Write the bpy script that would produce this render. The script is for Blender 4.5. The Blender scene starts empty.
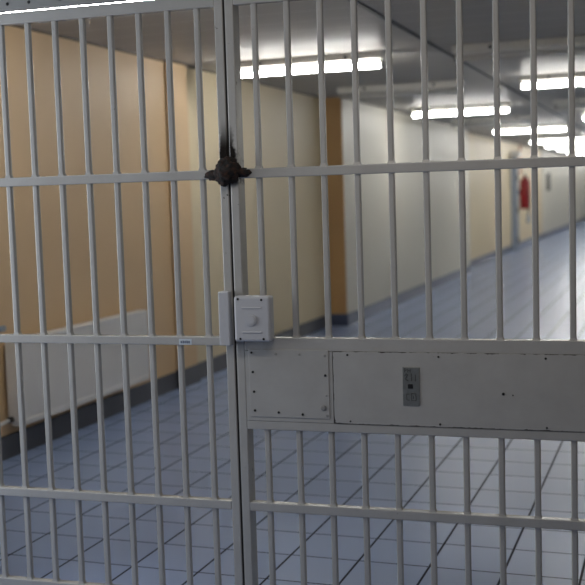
import bpy, bmesh, math, random
from mathutils import Vector, Matrix, noise

C = bpy.context.scene.collection
scene = bpy.context.scene
rnd = random.Random(7)

# ------------------------------------------------------------------ camera
F_PX, YAW, PITCH, ROLL, CAM_D, CAM_H = 1090.12, -.30577, .09009, -.03074, 3.55424, 1.53883
GT = .035881                       # turn of the gate against the corridor (corridor runs along +Y)
DL = 0.0
cy_, sy_, cp_, sp_ = math.cos(YAW), math.sin(YAW), math.cos(PITCH), math.sin(PITCH)
fwd = Vector((sy_*cp_, cy_*cp_, -sp_)); right = Vector((cy_, -sy_, 0)); up = right.cross(fwd)
cr, sr = math.cos(ROLL), math.sin(ROLL)
r2 = cr*right + sr*up; u2 = -sr*right + cr*up
cam = bpy.data.cameras.new('camera'); cam_o = bpy.data.objects.new('camera', cam); C.objects.link(cam_o)
M4 = Matrix((r2, u2, -fwd)).transposed().to_4x4(); M4.translation = Vector((0, -CAM_D, CAM_H))
M4 = Matrix.Rotation(GT, 4, 'Z') @ M4
cam_o.matrix_world = M4
cam.sensor_width = 36; cam.lens = F_PX/585*36; cam.clip_start = .05; cam.clip_end = 200
cam.dof.use_dof = True; cam.dof.focus_distance = 3.75; cam.dof.aperture_fstop = 2.8
scene.camera = cam_o

# ------------------------------------------------------------------ world, lights, exposure
TUBE = 48.0            # fluorescent tubes
BLUE_FILL = 5.0             # added blue fill overhead on the near side
DAY = 41.0             # daylight from the windows on the near side of the gate
w = bpy.data.worlds.new('world'); scene.world = w; w.use_nodes = True
w.node_tree.nodes['Background'].inputs[0].default_value = (.5, .6, .8, 1)
w.node_tree.nodes['Background'].inputs[1].default_value = .05
vs = scene.view_settings
vs.view_transform = 'Standard'; vs.look = 'None'; vs.exposure = 0; vs.gamma = 1; vs.use_curve_mapping = False

cD, sD = math.cos(DL), math.sin(DL)
def tw(u, v, z=0): return Vector((cD*u - sD*v, sD*u + cD*v, z))

def area(name, u, v, z, rot, sx, sy, power, col):
    l = bpy.data.lights.new(name, 'AREA'); l.shape = 'RECTANGLE'; l.size = sx; l.size_y = sy
    l.energy = power; l.color = col
    o = bpy.data.objects.new(name, l); C.objects.link(o); o.location = tw(u, v, z); o.rotation_euler = rot
    return o
# window light on the left of the near side (points towards +u)
area('window_daylight', -3.6, -.95, 1.45, (math.pi/2, 0, -math.pi/2), 1.3, 1.5, DAY, (.88, .93, 1.0))
area('near_warm_fill', -.6, -1.1, 2.58, (0, 0, 0), 1.3, .15, 11, (1.0, .90, .78))  # added warm fill for the upper right bars, no fitting behind it
# added blue fill over the near side, brightening the floor past the gate
area('near_blue_fill', -2.75, -1.0, 2.6, (0, 0, 0), 1.5, .8, BLUE_FILL, (.70, .83, 1.0))

# ------------------------------------------------------------------ materials
def mat(name):
    m = bpy.data.materials.new(name); m.use_nodes = True
    nt = m.node_tree; b = nt.nodes['Principled BSDF']
    return m, nt, b
def N(nt, t, **k):
    n = nt.nodes.new(t)
    for a, v in k.items(): setattr(n, a, v)
    return n
def math_n(nt, op, a, b=None, c=None, clamp=False):
    n = N(nt, 'ShaderNodeMath', operation=op); n.use_clamp = clamp
    for i, x in enumerate((a, b, c)):
        if x is None: continue
        if isinstance(x, (int, float)): n.inputs[i].default_value = x
        else: nt.links.new(x, n.inputs[i])
    return n.outputs[0]
def mixc(nt, fac, a, b):
    n = N(nt, 'ShaderNodeMix', data_type='RGBA')
    for s, x in ((0, fac), (6, a), (7, b)):
        if isinstance(x, (int, float)): n.inputs[s].default_value = x
        elif isinstance(x, tuple): n.inputs[s].default_value = (*x, 1)
        else: nt.links.new(x, n.inputs[s])
    return n.outputs[2]
def noise_n(nt, scale, detail=4, rough=.5, vec=None):
    n = N(nt, 'ShaderNodeTexNoise'); n.inputs['Scale'].default_value = scale
    n.inputs['Detail'].default_value = detail; n.inputs['Roughness'].default_value = rough
    if vec is not None: nt.links.new(vec, n.inputs['Vector'])
    return n.outputs[0]
def step_n(nt, x, lo, hi):
    n = N(nt, 'ShaderNodeMapRange', interpolation_type='SMOOTHSTEP')
    nt.links.new(x, n.inputs[0]); n.inputs[1].default_value = lo; n.inputs[2].default_value = hi
    return n.outputs[0]
def bump(nt, b, h, strength=.2, dist=.01):
    n = N(nt, 'ShaderNodeBump'); n.inputs['Strength'].default_value = strength; n.inputs['Distance'].default_value = dist
    nt.links.new(h, n.inputs['Height']); nt.links.new(n.outputs[0], b.inputs['Normal'])
def objco(nt): return N(nt, 'ShaderNodeTexCoord').outputs['Object']
def simple(name, col, rough=.5, metal=0, var=.08, scale=20, spec=.5):
    m, nt, b = mat(name)
    co = objco(nt); n = noise_n(nt, scale, 4, .6, co)
    c2 = tuple(x*(1-var*2) for x in col)
    nt.links.new(mixc(nt, n, c2, tuple(min(1, x*(1+var)) for x in col)), b.inputs['Base Color'])
    b.inputs['Roughness'].default_value = rough; b.inputs['Metallic'].default_value = metal
    b.inputs['Specular IOR Level'].default_value = spec
    return m

def gate_paint(name, chips=.70, soot=False, edges=False):
    m, nt, b = mat(name); co = objco(nt)
    base = mixc(nt, noise_n(nt, 9, 5, .6, co), (.31, .31, .30), (.41, .41, .40))
    # chips of paint showing dark steel
    ch = step_n(nt, noise_n(nt, 42, 3, .65, co), chips, chips+.03)
    big = step_n(nt, noise_n(nt, 5, 2, .5, co), .5, .62)
    fac = math_n(nt, 'MULTIPLY', ch, big)
    col = mixc(nt, fac, base, (.03, .024, .02))
    if soot:
        s = N(nt, 'ShaderNodeSeparateXYZ'); nt.links.new(co, s.inputs[0])
        dx = math_n(nt, 'ABSOLUTE', math_n(nt, 'ADD', s.outputs[0], 1.343))
        wob = math_n(nt, 'MULTIPLY', noise_n(nt, 30, 4, .6, co), .045)
        hgt = math_n(nt, 'SUBTRACT', s.outputs[2], 1.60)
        # a tongue of soot that narrows upwards
        width = math_n(nt, 'SUBTRACT', math_n(nt, 'ADD', .017, wob), math_n(nt, 'MULTIPLY', hgt, .10))
        inn = step_n(nt, math_n(nt, 'SUBTRACT', width, dx), -.006, .008)
        above = step_n(nt, hgt, -.03, -.01); lim = math_n(nt, 'SUBTRACT', 1, step_n(nt, hgt, .10, .22))
        f2 = math_n(nt, 'MULTIPLY', inn, math_n(nt, 'MULTIPLY', above, lim))
        col = mixc(nt, f2, col, (.012, .010, .009))
    if edges:      # paint flaked off along the seams of the sheet
        s = N(nt, 'ShaderNodeSeparateXYZ'); nt.links.new(co, s.inputs[0])
        def near(out, c): return math_n(nt, 'ABSOLUTE', math_n(nt, 'SUBTRACT', out, c))
        d = math_n(nt, 'MINIMUM', math_n(nt, 'MINIMUM', near(s.outputs[2], 1.0005), near(s.outputs[2], .7515)), near(s.outputs[0], -.984))
        reach = math_n(nt, 'MULTIPLY', math_n(nt, 'SUBTRACT', noise_n(nt, 17, 5, .7, co), .47), .024)
        col = mixc(nt, step_n(nt, math_n(nt, 'SUBTRACT', reach, d), -.0005, .001), col, (.035, .028, .022))
    nt.links.new(col, b.inputs['Base Color'])
    b.inputs['Roughness'].default_value = .27
    bump(nt, b, noise_n(nt, 160, 3, .5, co), .12, .002)
    return m
MP = gate_paint('gate_paint')
MPS = gate_paint('stile_paint', .66, True)
MSHEET = gate_paint('sheet_paint', .74, False, True)
MCOVER = gate_paint('cover_paint', .74)
MCASE = simple('lock_case_paint', (.42, .43, .455), .42, 0, .03, 30)
MTRANS = simple('transom_paint', (.22, .225, .225), .45, 0, .08, 12)
MBLACK = simple('black_screw', (.012, .012, .012), .5, .3)
MDULL = simple('painted_screw', (.24, .24, .235), .45)
MPLATE = simple('worn_zinc', (.30, .31, .29), .42, .75, .18, 60)
MENGR = simple('engraved_dark', (.06, .06, .055), .6)
MGAP = simple('joint_shade_black', (.012, .011, .010), .8)  # black that paints the shade between the leaves
MRUST, nt, b = mat('charred_rust'); co = objco(nt)
nt.links.new(mixc(nt, step_n(nt, noise_n(nt, 55, 5, .65, co), .45, .68), (.006, .005, .005), (.042, .017, .010)), b.inputs['Base Color'])
b.inputs['Roughness'].default_value = .85; bump(nt, b, noise_n(nt, 120, 5, .7, co), .9, .006)

# floor tiles laid along the corridor
MFLOOR, nt, b = mat('blue_grey_tiles'); co = objco(nt)
s = N(nt, 'ShaderNodeSeparateXYZ'); nt.links.new(co, s.inputs[0])
TS, OX, OY = .3007, -.8338, .7221
def cell(out, off):
    q = math_n(nt, 'DIVIDE', math_n(nt, 'SUBTRACT', out, off), TS)
    fr = math_n(nt, 'FRACT', q); d = math_n(nt, 'MINIMUM', fr, math_n(nt, 'SUBTRACT', 1, fr))
    return math_n(nt, 'FLOOR', q), math_n(nt, 'MULTIPLY', d, TS)
fu, du = cell(s.outputs[0], OX); fv, dv = cell(s.outputs[1], OY)
gr = math_n(nt, 'MAXIMUM', math_n(nt, 'SUBTRACT', 1, step_n(nt, du, .004, .006)), math_n(nt, 'SUBTRACT', 1, step_n(nt, dv, .003, .005)))
wn = N(nt, 'ShaderNodeTexWhiteNoise', noise_dimensions='2D'); cb = N(nt, 'ShaderNodeCombineXYZ')
nt.links.new(fu, cb.inputs[0]); nt.links.new(fv, cb.inputs[1]); nt.links.new(cb.outputs[0], wn.inputs[0])
tile = mixc(nt, wn.outputs[0], (.25, .33, .52), (.275, .36, .56))
tile = mixc(nt, math_n(nt, 'MULTIPLY', noise_n(nt, 6, 5, .65, co), .2), tile, (.19, .25, .42))
nt.links.new(mixc(nt, gr, tile, (.018, .022, .038)), b.inputs['Base Color'])
nt.links.new(math_n(nt, 'ADD', math_n(nt, 'MULTIPLY', gr, .5), math_n(nt, 'ADD', .27, math_n(nt, 'MULTIPLY', noise_n(nt, 3, 2, .5, co), .04))), b.inputs['Roughness'])
b.inputs['Specular IOR Level'].default_value = .15
bump(nt, b, math_n(nt, 'MULTIPLY', gr, -1), .2, .002)

SHEEN = .03
# ceiling of painted metal slats running across the corridor
MCEIL, nt, b = mat('metal_slat_ceiling'); co = objco(nt)
s = N(nt, 'ShaderNodeSeparateXYZ'); nt.links.new(co, s.inputs[0])
q = math_n(nt, 'DIVIDE', math_n(nt, 'ADD', s.outputs[1], .16), .36); fr = math_n(nt, 'FRACT', q)
d = math_n(nt, 'MULTIPLY', math_n(nt, 'MINIMUM', fr, math_n(nt, 'SUBTRACT', 1, fr)), .36)
g = math_n(nt, 'SUBTRACT', 1, step_n(nt, d, .002, .007))
nt.links.new(mixc(nt, g, (.54, .52, .48), (.78, .76, .72)), b.inputs['Base Color'])
b.inputs['Roughness'].default_value = .5; b.inputs['Specular IOR Level'].default_value = 0; b.inputs['Metallic'].default_value = .08
gl_ = N(nt, 'ShaderNodeBsdfGlossy'); gl_.inputs['Roughness'].default_value = .19; gl_.inputs['Color'].default_value = (.9, .9, .9, 1)
ms = N(nt, 'ShaderNodeMixShader'); ms.inputs[0].default_value = SHEEN
nt.links.new(b.outputs[0], ms.inputs[1]); nt.links.new(gl_.outputs[0], ms.inputs[2]); nt.links.new(ms.outputs[0], nt.nodes['Material Output'].inputs[0])
bump(nt, b, math_n(nt, 'ADD', math_n(nt, 'MULTIPLY', g, -1), math_n(nt, 'MULTIPLY', noise_n(nt, 1.5, 2, .5, co), .3)), .12, .003)

def wallm(name, c1, c2):
    m, nt, b = mat(name); co = objco(nt)
    nt.links.new(mixc(nt, noise_n(nt, 1.6, 5, .6, co), c1, c2), b.inputs['Base Color'])
    b.inputs['Roughness'].default_value = .55
    bump(nt, b, noise_n(nt, 60, 3, .5, co), .06, .002)
    return m
MOCH = wallm('ochre_wall_paint', (.65, .455, .255), (.71, .505, .295))
MCREAM = wallm('cream_wall_paint', (.68, .57, .37), (.73, .62, .42))
MPALE = wallm('pale_wall_paint', (.59, .565, .475), (.65, .62, .53))
MORANGE = wallm('orange_bounce_light', (.46, .275, .11), (.51, .31, .13))  # orange of light bounced between walls, put into the wall colour
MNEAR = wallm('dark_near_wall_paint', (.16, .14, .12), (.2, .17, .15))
MWHITE = wallm('white_wall_paint', (.66, .65, .62), (.72, .71, .68))
MBASEG = simple('shaded_baseboard', (.075, .078, .09), .4, 0, .12, 8)  # radiator shadow put into the near baseboard's colour
MBASE = simple('blue_baseboard', (.075, .095, .16), .35, 0, .12, 8)
MRAD = simple('radiator_enamel', (.80, .78, .75), .35, 0, .03, 5)
MHOUSE = simple('batten_enamel', (.74, .72, .66), .4, 0, .05, 6)
MCAP = simple('lampholder_plastic', (.35, .34, .32), .5)
MTUBEOFF = simple('unlit_glass_tube', (.62, .62, .60), .2, 0, .02)
MRED = simple('red_enamel', (.32, .009, .014), .35, 0, .06)
MSTEEL = simple('blue_grey_steel', (.32, .37, .45), .4, 0, .08)
MDARK = simple('dark_trim', (.035, .035, .035), .6)
MTRIM = simple('brown_ceiling_trim', (.16, .13, .10), .6)
MPIPE = simple('orange_pipe_paint', (.50, .20, .10), .5)
MLABEL = simple('label_paper', (.50, .56, .62), .5, 0, .02)
MINK = simple('label_ink', (.08, .11, .17), .6)
MNOTICE = simple('dark_notice', (.08, .08, .085), .5)
MTUBE, nt, b = mat('lit_fluorescent_tube')
b.inputs['Base Color'].default_value = (.8, .8, .8, 1)
b.inputs['Emission Color'].default_value = (1.0, .985, .95, 1); b.inputs['Emission Strength'].default_value = TUBE

# ------------------------------------------------------------------ helpers
def box(bm, x0, x1, y0, y1, z0, z1, bev=0, seg=2):
    r = bmesh.ops.create_cube(bm, size=1)
    vs_ = r['verts']
    for v in vs_:
        v.co = Vector(((x0+x1)/2 + v.co.x*(x1-x0), (y0+y1)/2 + v.co.y*(y1-y0), (z0+z1)/2 + v.co.z*(z1-z0)))
    if bev:
        es = list({e for v in vs_ for e in v.link_edges})
        bmesh.ops.bevel(bm, geom=es, offset=bev, segments=seg, affect='EDGES', profile=.5)
def cyl(bm, a, b_, r, seg=16, r1=None):
    a, b_ = Vector(a), Vector(b_); d = b_-a
    m = Matrix.Translation((a+b_)/2) @ d.to_track_quat('Z', 'Y').to_matrix().to_4x4()
    bmesh.ops.create_cone(bm, cap_ends=True, segments=seg, radius1=r, radius2=r if r1 is None else r1, depth=d.length, matrix=m)
def tube(bm, pts, r, seg=8):
    pts = [Vector(p) for p in pts]; rings = []
    for i, p in enumerate(pts):
        t = (pts[min(i+1, len(pts)-1)] - pts[max(i-1, 0)]).normalized()
        a = t.orthogonal().normalized() if i == 0 else (rings[-1][1] - t*rings[-1][1].dot(t)).normalized()
        bb = t.cross(a)
        rings.append(([bm.verts.new(p + r*(math.cos(2*math.pi*k/seg)*a + math.sin(2*math.pi*k/seg)*bb)) for k in range(seg)], a))
    for (A, _), (B, _) in zip(rings, rings[1:]):
        for k in range(seg): bm.faces.new((A[k], A[(k+1) % seg], B[(k+1) % seg], B[k]))
    bm.faces.new(rings[0][0][::-1]); bm.faces.new(rings[-1][0])
def quad(bm, *pts): bm.faces.new([bm.verts.new(p) for p in pts])
def obj(name, bm, m, parent=None, smooth=False, label=None):
    bmesh.ops.recalc_face_normals(bm, faces=bm.faces)
    me = bpy.data.meshes.new(name); bm.to_mesh(me); bm.free(); me.materials.append(m)
    if smooth:
        me.shade_auto_smooth(angle=.7) if hasattr(me, 'shade_auto_smooth') else [setattr(p, 'use_smooth', True) for p in me.polygons]
    o = bpy.data.objects.new(name, me); C.objects.link(o); o.parent = parent
    if label: o['label'] = label
    return o
def smooth(o):
    for p in o.data.polygons: p.use_smooth = True
    return o
def B(name, m, parent, dims, bev=0, label=None, seg=2):
    bm = bmesh.new(); box(bm, *dims, bev, seg); return obj(name, bm, m, parent, label=label)
def struct(o, rot=True):
    o['kind'] = 'structure'
    o.rotation_euler.z = DL if rot else GT
    return o
def thing(name, label, cat, loc=(0, 0, 0), rz=0, group=None):
    o = bpy.data.objects.new(name, None); C.objects.link(o); o.empty_display_size = .1
    o.location = loc; o.rotation_euler.z = rz; o['label'] = label; o['category'] = cat
    if group: o['group'] = group
    return o

# ------------------------------------------------------------------ the corridor (local u across, v along)
UL, UR, H, V0, V1 = -3.7, .55, 2.62, -6.0, 70.0
bm = bmesh.new(); box(bm, UL-.3, UR+.3, V0, V1, -.1, 0); struct(obj('floor', bm, MFLOOR))
bm = bmesh.new(); box(bm, UL-.3, UR+.3, V0, V1, H, H+.1); struct(obj('ceiling', bm, MCEIL))
# left wall: recessed ochre bay, narrow pilaster, cream bay, stepped-out pale bay, far bay
def wall_piece(name, m, u, v0, v1, back=UL-.3):
    bm = bmesh.new(); box(bm, back, u, v0, v1, 0, H); o = obj(name, bm, m); return struct(o)
wall_piece('wall_left', MOCH, UL, V0, 4.36)
wall_piece('wall_left_pilaster', MOCH, UL+.04, 4.36, 4.68)
wall_piece('wall_left_cream', MCREAM, UL, 4.68, 8.45)
# the stepped-out bay: pale long face, end face painted orange for bounced light
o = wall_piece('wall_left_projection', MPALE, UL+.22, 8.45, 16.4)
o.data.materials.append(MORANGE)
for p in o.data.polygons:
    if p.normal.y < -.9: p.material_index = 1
wall_piece('wall_left_far', MCREAM, UL, 16.4, 29.5)
wall_piece('wall_left_end', MPALE, UL+.02, 29.5, V1)
bm = bmesh.new(); box(bm, UR, UR+.3, .05, V1, 0, H); struct(obj('wall_right', bm, MPALE))
bm = bmesh.new(); box(bm, UR, UR+.3, V0, .05, 0, H); struct(obj('wall_right_near', bm, MNEAR))
bm = bmesh.new(); box(bm, UL-.3, UR+.3, V1, V1+.2, 0, H); struct(obj('wall_far', bm, MPALE))
bm = bmesh.new(); box(bm, UL-.3, UR+.3, V0-.2, V0, 0, H); struct(obj('wall_back', bm, MNEAR))
# baseboards
bm = bmesh.new()
HB, TB = .14, .016
box(bm, UL, UL+TB, .2, 4.36-TB, 0, HB); box(bm, UL, UL+.04+TB, 4.36-TB, 4.68+TB, 0, HB+.01); box(bm, UL, UL+TB, 4.68+TB, 8.45-TB, 0, HB)
struct(obj('baseboard_left_near', bm, MBASEG)); bm = bmesh.new()
box(bm, UL, UL+.22+TB, 8.45-TB, 16.4, 0, HB); box(bm, UL, UL+TB, 16.4, 29.5, 0, HB); box(bm, UL+.02, UL+.02+TB, 29.5, V1, 0, HB)
struct(obj('baseboard_left', bm, MBASE))
bm = bmesh.new(); box(bm, UR-TB, UR, .2, V1, 0, HB); struct(obj('baseboard_right', bm, MBASE))
# dark joint running along the middle of the ceiling
bm = bmesh.new(); box(bm, -1.625, -1.59, .1, V1, H-.006, H); struct(obj('trim_1', bm, MDARK))
# thin ceiling angle along the left wall
bm = bmesh.new()
for (u, a, e) in ((UL, .1, 4.36), (UL+.04, 4.36, 4.68), (UL, 4.68, 8.45), (UL+.22, 8.45, 16.4), (UL, 16.4, V1)):
    box(bm, u, u+.02, a, e, H-.012, H)
struct(obj('trim_2', bm, MTRIM))

# ------------------------------------------------------------------ gate wall above and beside the leaves
bm = bmesh.new(); box(bm, -2.78, .46, -.03, .05, 2.275, 2.70); struct(obj('wall_front', bm, MWHITE), False)
bm = bmesh.new(); box(bm, -3.72, -2.78, -.03, .05, 0, 2.70); struct(obj('wall_front_left', bm, MWHITE), False)

fr_ = thing('gate_frame', 'grey riveted steel transom with posts framing the two barred leaves', 'gate frame', (0, 0, 0), GT)
B('transom', MTRANS, fr_, (-2.72, .40, -.02, .016, 2.2316, 2.275), .003)
B('post', MTRANS, fr_, (-2.78, -2.70, -.02, .05, 0, 2.275), .004)
B('post', MTRANS, fr_, (.385, .455, -.02, .05, 0, 2.275), .004)
for x in (-2.163, -2.075, -1.95, -1.80, -1.65):
    bm = bmesh.new(); cyl(bm, (x, -.020, 2.254), (x, -.024, 2.254), .006, 12, .004); obj('rivet', bm, MBLACK, fr_)

# ------------------------------------------------------------------ gate leaves
def bar(x, z0, z1, par, welds=()):
    bm = bmesh.new(); box(bm, x-.010, x+.010, .007, .027, z0, z1, .0045, 3)
    for z in welds:                    # weld fillets standing on the rails
        m4 = Matrix.Translation((x, .017, z+.0045)) @ Matrix.Rotation(math.pi/4, 4, 'Z')
        bmesh.ops.create_cone(bm, cap_ends=True, segments=4, radius1=.0175, radius2=.0132, depth=.010, matrix=m4)
    return obj('bar', bm, MP, par)
def rail(x0, x1, z0, z1, par, name='rail', y1=.034):
    return B(name, MP, par, (x0, x1, 0, y1, z0, z1), .003)

K = 1.0042
gl = thing('barred_gate', 'left grey barred gate leaf with thin vertical bars and a small white sticker', 'gate', (0, 0, 0), GT, 'leaves of the barred gate')
XL0, XL1 = -2.688, -1.3425
B('joint_shade', MGAP, gl, (XL1, -1.3355, .004, .05, .06, 2.22))  # added strip painting the shade in the open joint
B('stile', MPS, gl, (XL1-.031, XL1, 0, .055, .06, 2.227), .003)
B('stile', MP, gl, (XL0, XL0+.034, 0, .055, .06, 2.227), .003)
for z0, z1 in ((2.186, 2.227), (1.598, 1.630), (1.015, 1.045), (.4245, .456), (.06, .10)):
    rail(XL0+.034, XL1-.031, z0, z1, gl)
for i in range(-3, 8):
    bar((-2.2068 + .11*i)*K, .07, 2.20, gl, (.10, .456, 1.045, 1.63))
B('strike_box', MCASE, gl, (-1.3855, -1.346, -.03, .02, 1.019, 1.208), .003)
st = B('sticker', MLABEL, gl, (-1.551, -1.503, -.0012, .002, 1.0165, 1.037), 0, 'small pale label with a row of dark marks')
bm = bmesh.new()
for k, x in enumerate((-1.545, -1.5375, -1.530, -1.5225, -1.515)):
    box(bm, x, x+.0052, -.0018, -.001, 1.0215, 1.0305)
    if k % 2: box(bm, x+.001, x+.003, -.0018, -.001, 1.0305, 1.0325)
obj('print', bm, MINK, st)

gr_ = thing('barred_gate', 'right grey barred gate leaf with a riveted solid lock panel at waist height', 'gate', (0, 0, 0), GT, 'leaves of the barred gate')
XR0, XR1 = -1.335, .382
B('stile', MPS, gr_, (XR0, XR0+.031, 0, .062, .06, 2.227), .003)
B('stile', MP, gr_, (XR1-.034, XR1, 0, .055, .06, 2.227), .003)
a0, a1 = XR0+.031, XR1-.034
rail(a0, a1, 2.186, 2.227, gr_); rail(a0, a1, 1.598, 1.630, gr_)
rail(a0, a1, .999, 1.045, gr_); rail(a0, a1, .719, .750, gr_)
rail(a0, a1, .4245, .456, gr_); rail(a0, a1, .06, .10, gr_)
for i in range(-1, 13):
    x = (-1.113 + .1156*i)*K
    bar(x, 1.03, 2.20, gr_, (1.045, 1.63)); bar(x, .07, .735, gr_, (.10, .456))

def screw(par, x, z, y, r=.0045, m=MBLACK, name='screw'):
    bm = bmesh.new(); cyl(bm, (x, y+.002, z), (x, y-.0018, z), r, 12, r*.75); return obj(name, bm, m, par)
# large sheet
sh = B('panel_sheet', MSHEET, gr_, (-.984, a1-.004, -.003, .028, .7512, 1.0005), .001, 'plain painted steel sheet of the lock panel')
for x, z, r in ((-.933, .997-.008, .0042), (-.622, .987, .004), (-.2747, .987, .0045), (-.928, .760, .0035), (-.62, .760, .0045), (-.273, .760, .0042)):
    screw(sh, x, z, -.003, r, MBLACK)
for x, z, r in ((-.411, .868, .0055), (-.38, .8645, .0025)):
    screw(sh, x, z, -.003, r, MBLACK, 'hole')
# filler plate between, and the screwed cover plate over the lock
cp = B('cover_plate', MCOVER, gr_, (-1.289, -1.0, -.0035, .028, .7655, 1.0035), .0012, 'screwed square cover plate beside the meeting stile')
B('backing_strip', MCOVER, gr_, (-1.303, -.987, -.001, .028, .7505, .9985), .001)
from_px = {}
for x, z, r, m in ((-1.2755, .9235, .0052, MBLACK), (-1.273, .854, .0052, MBLACK), (-1.272, .7875, .005, MBLACK), (-1.1845, .783, .0052, MBLACK),
                (-1.0975, .7785, .0052, MBLACK), (-1.013, .9165, .0052, MBLACK), (-1.2785, .992, .0045, MBLACK), (-1.1895, .988, .005, MDULL),
                (-1.1035, .988, .0045, MDULL), (-1.0135, .985, .0045, MDULL), (-1.0105, .846, .004, MDULL), (-1.0095, .7765, .0055, MDULL)):
    screw(cp, x, z, -.0035, r, m)
bm = bmesh.new(); cyl(bm, (-1.0215, -.006, .8045), (-1.0215, -.007, .8045), .0105, 20, .009); cyl(bm, (-1.0215, -.007, .8045), (-1.0215, -.009, .8045), .0055, 16)
obj('lock_plug', bm, MDULL, cp)
# lock case
lc = B('lock_case', MCASE, gr_, (-1.3225, -1.190, -.046, .0, 1.036, 1.194), .009, 'pale grey lock case with a round boss', 3)
bm = bmesh.new()
cyl(bm, (-1.2585, -.045, 1.1105), (-1.2585, -.0505, 1.1105), .0185, 28, .0180); cyl(bm, (-1.2585, -.0505, 1.1105), (-1.2585, -.052, 1.1105), .0125, 24)
smooth(obj('boss', bm, MCASE, lc)) if False else obj('boss', bm, MCASE, lc)
for z in (1.1535, 1.069):
    B('ridge', MCASE, lc, (-1.293, -1.222, -.0485, -.043, z-.003, z+.003), .002)
for x, z in ((-1.306, 1.185), (-1.2205, 1.182), (-1.301, 1.047), (-1.2165, 1.047)):
    bm = bmesh.new(); cyl(bm, (x, -.0468, z-.001), (x, -.0450, z-.001), .0042, 12); obj('screw', bm, MBLACK, lc)
# keyhole plate
kp = B('keyhole_plate', MPLATE, gr_, (-.744, -.686, -.0055, .0, .8205, .951), .001, 'worn dark metal keyhole plate with engraved marks')
bm = bmesh.new(); box(bm, -.7265, -.7085, -.0068, -.003, .8785, .8945, .002)
obj('keyhole', bm, MBLACK, kp)
def stroke(*pts, t=.0011):
    bm = bmesh.new(); tube(bm, [(x, -.0058, z) for x, z in pts], t, 6); obj('engraved_mark', bm, MENGR, kp)
X0 = -.744
def P_(a, b): return (X0 + a, .8205 + b)
stroke(P_(.008, .113), P_(.008, .126), P_(.014, .124), P_(.013, .119), P_(.008, .118)); stroke(P_(.019, .113), P_(.019, .126)); stroke(P_(.027, .113), P_(.027, .126)); stroke(P_(.019, .119), P_(.027, .119))
stroke(P_(.008, .101), P_(.014, .108), P_(.018, .106), P_(.010, .090), P_(.020, .085), t=.0015); stroke(P_(.030, .110), P_(.031, .084), t=.0013); stroke(P_(.044, .106), P_(.044, .084))
stroke(P_(.022, .040), P_(.014, .040), P_(.013, .020), P_(.023, .019)); stroke(P_(.030, .042), P_(.044, .041), P_(.045, .018), P_(.030, .018), P_(.030, .042)); stroke(P_(.036, .034), P_(.036, .024))

# charred lump where the leaves meet on the upper rail
bm = bmesh.new()
def lump(c, r, sc, seed, amp, sub=4):
    rr = bmesh.ops.create_icosphere(bm, subdivisions=sub, radius=1)
    for v in rr['verts']:
        n_ = v.co.normalized()
        k = 1 + amp*noise.noise(n_*2.2 + Vector((seed, 0, 0))) + amp*.6*noise.noise(n_*6 + Vector((0, seed, 0)))
        v.co = Vector((c[0] + n_.x*r*sc[0]*k, c[1] + n_.y*r*sc[1]*k, c[2] + n_.z*r*sc[2]*k))
lump((-1.342, -.012, 1.624), .048, (.95, .75, .96), 3.1, .30)
lump((-1.392, .000, 1.612), .022, (1.6, .75, .85), 7.7, .30, 3)
lump((-1.290, .000, 1.617), .022, (1.5, .75, .70), 1.3, .30, 3)
lump((-1.352, -.02, 1.596), .022, (1.2, .8, .8), 5.2, .35, 3)
lm = smooth(obj('charred_lump', bm, MRUST))
lm.rotation_euler.z = GT; lm['label'] = 'charred rusty brown lump joining both gate leaves at the upper rail'; lm['category'] = 'lump'

# ------------------------------------------------------------------ fluorescent battens
def batten(uc, v, lit, label, L=1.31):
    t = thing('ceiling_light', label, 'ceiling light', tw(uc, v, H), DL, 'fluorescent battens on the corridor ceiling')
    bm = bmesh.new(); box(bm, -L/2, L/2, -.07, .07, -.056, 0, .008); box(bm, -L/2+.02, L/2-.02, -.02, .02, -.062, -.054)
    obj('housing', bm, MHOUSE, t)
    bm = bmesh.new(); cyl(bm, (-L/2+.035, 0, -.098), (L/2-.035, 0, -.098), .021, 20)
    obj('tube', bm, MTUBE if lit else MTUBEOFF, t, True)
    for s_ in (-1, 1):
        bm = bmesh.new(); x = s_*(L/2-.022)
        box(bm, x-.015, x+.015, -.017, .017, -.118, -.06, .005); obj('lampholder', bm, MCAP, t)
        bm = bmesh.new(); cyl(bm, (s_*.36, -.068, -.030), (s_*.36, -.076, -.030), .014, 14); obj('screw', bm, MDARK, t)
    return t
ordn = ['nearest', 'second', 'third', 'fourth', 'fifth', 'sixth', 'seventh', 'eighth', 'ninth', 'tenth', 'eleventh', 'twelfth', 'thirteenth', 'fourteenth', 'fifteenth', 'sixteenth', 'seventeenth', 'eighteenth']
LV = 1.35
left_row = [(4.83, 1), (7.45, 0), (10.7, 1), (13.4, 0), (16.2, 1), (18.9, 0), (21.4, 1), (24.3, 1), (27.2, 1), (30.0, 1), (32.8, 1), (35.6, 1), (38.4, 1), (41.2, 1), (44.0, 1), (46.8, 1), (49.6, 1), (52.4, 1)]
right_row = [(4.83, 0), (7.45, 1), (10.7, 0), (13.35, 1), (16.2, 1), (18.95, 1), (21.7, 1), (24.4, 1), (27.2, 1), (30.0, 1), (35.6, 1), (41.2, 1)]  # farther battens here are out of view, added for their light
batten(-2.58, LV, 1, 'lit batten overhead just behind the gate, left ceiling row')
for k, (v, lit) in enumerate(left_row):
    batten(-2.69 if v < 5 else -2.55 if v < 15 else -2.36, v, lit, f"{'lit' if lit else 'unlit'} fluorescent batten, {ordn[k]} seen in the left ceiling row from the gate")
for k, (v, lit) in enumerate(right_row):
    batten(-.84 if v < 5 else -.70 if v < 12 else -.58, v, lit, f"{'lit' if lit else 'unlit'} fluorescent batten, {ordn[k]} in the right ceiling row from the gate")

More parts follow.
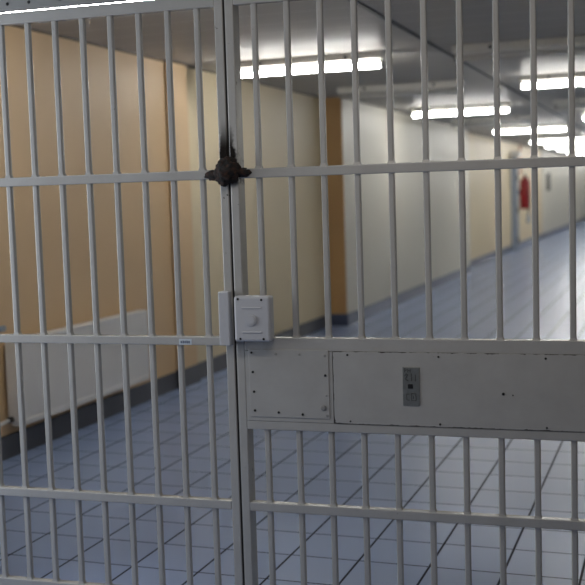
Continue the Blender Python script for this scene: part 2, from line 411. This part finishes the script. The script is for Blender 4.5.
# ------------------------------------------------------------------ radiator on the left wall
rd = thing('radiator', 'long white panel radiator low on the ochre wall behind the left leaf', 'radiator', tw(UL+.001, 2.83, .195), DL)
L2 = .85
bm = bmesh.new(); box(bm, .035, .10, -L2, L2, 0, .50, .008); obj('panel', bm, MRAD, rd)
bm = bmesh.new(); box(bm, .025, .105, -L2-.004, L2+.004, .495, .52, .006)
for k in range(-20, 21): box(bm, .04, .09, k*.04-.012, k*.04+.012, .518, .524)
obj('top_grille', bm, MRAD, rd)
B('side_cover', MRAD, rd, (.022, .103, -L2-.010, -L2+.004, .02, .51), .004)
B('side_cover', MRAD, rd, (.022, .103, L2-.004, L2+.010, .02, .51), .004)
for y in (-.55, .55): B('bracket', MRAD, rd, (0, .04, y-.02, y+.02, .08, .44))
bm = bmesh.new(); box(bm, .096, .106, -L2+.01, L2-.01, .0, .035, .003); obj('lower_lip', bm, MRAD, rd)
bm = bmesh.new(); tube(bm, [(.06, -L2+.01, .05), (.06, -L2-.05, .05), (.055, -L2-.085, .045), (.035, -L2-.14, .03), (.028, -L2-.9, .025)], .011, 10)
smooth(obj('supply_pipe', bm, MRAD, rd))
bm = bmesh.new(); cyl(bm, (.06, -L2-.028, .05), (.06, -L2-.062, .05), .018, 14); obj('valve', bm, MDARK, rd)

bm = bmesh.new(); box(bm, 0, .03, -.04, .04, -.016, .016, .005); box(bm, .028, .034, -.02, .02, -.008, .008, .002)
so = obj('wall_socket', bm, MSTEEL); so.location = tw(UL, 1.95, .79); so.rotation_euler.z = DL
so['label'] = 'small grey box on the ochre wall above the near end of the radiator'; so['category'] = 'socket'

# ------------------------------------------------------------------ far things on the left wall
po = thing('steel_post', 'pale blue grey steel post against the far wall beside the red extinguisher', 'post', tw(UL+.001, 23.3, 0), DL)
B('post', MSTEEL, po, (0, .16, -.08, .08, 0, 2.25), .01)
for z in (.25, .98, 1.76): 
    bm = bmesh.new(); cyl(bm, (.165, -.09, z-.06), (.165, -.09, z+.06), .022, 12); obj('hinge', bm, MDARK, po)
B('cap', MWHITE, po, (-.0, .22, -.05, .12, 2.25, 2.40), .02)

ex = thing('fire_extinguisher', 'tall red fire extinguisher hung on the far wall by the steel post', 'fire extinguisher', tw(UL+.17, 24.5, .98), DL)
bm = bmesh.new()
prof = [(0, 0), (.10, 0), (.125, .02), (.13, .06), (.13, .66), (.115, .73), (.07, .78), (.035, .80), (.03, .83), (0, .83)]
rings = []
for r, z in prof: rings.append([bm.verts.new((r*math.cos(2*math.pi*k/24), r*math.sin(2*math.pi*k/24), z)) for k in range(24)] if r else [bm.verts.new((0, 0, z))])
for A, D in zip(rings, rings[1:]):
    for k in range(24):
        f = [A[k % len(A)], A[(k+1) % len(A)], D[(k+1) % len(D)], D[k % len(D)]]
        f2 = []
        [f2.append(q) for q in f if q not in f2]
        bm.faces.new(f2)
obj('cylinder', bm, MRED, ex, True)
bm = bmesh.new(); box(bm, -.02, .02, -.03, .03, .82, .87, .006); box(bm, -.012, .012, -.14, .02, .865, .88, .004); obj('valve', bm, MDARK, ex)
bm = bmesh.new(); tube(bm, [(.02, -.03, .84), (.06, -.10, .80), (.10, -.15, .6), (.11, -.16, .3), (.11, -.16, -.02), (.1, -.14, -.14)], .02, 8); smooth(obj('hose', bm, MDARK, ex))
B('bracket', MDARK, ex, (-.172, -.12, -.05, .05, .35, .5))
bm = bmesh.new(); cyl(bm, (.1, -.14, -.12), (.1, -.14, -.34), .03, 12, .055); obj('horn', bm, MSTEEL, ex)

bm = bmesh.new(); tube(bm, [(.025, 0, 0), (.025, 0, H-1.84)], .022, 10); box(bm, 0, .03, -.03, .03, .2, .23); box(bm, 0, .03, -.03, .03, .6, .63)
pp = smooth(obj('pipe', bm, MPIPE)); pp.location = tw(UL, 24.75, 1.84); pp.rotation_euler.z = DL
pp['label'] = 'thin orange pipe rising up the far wall above the red extinguisher'; pp['category'] = 'pipe'

nb = thing('notice_board', 'small dark notice board on the far wall beyond the extinguisher', 'notice', tw(UL+.02, 31.0, 1.42), DL)
B('board', MNOTICE, nb, (0, .03, -.30, .30, 0, .50)); 
bm = bmesh.new()
for (a, b2, c_, d_) in ((-.32, .32, -.02, 0), (-.32, .32, .50, .52), (-.32, -.30, 0, .5), (.30, .32, 0, .5)): box(bm, 0, .045, a, b2, c_, d_)
obj('frame', bm, MDARK, nb)
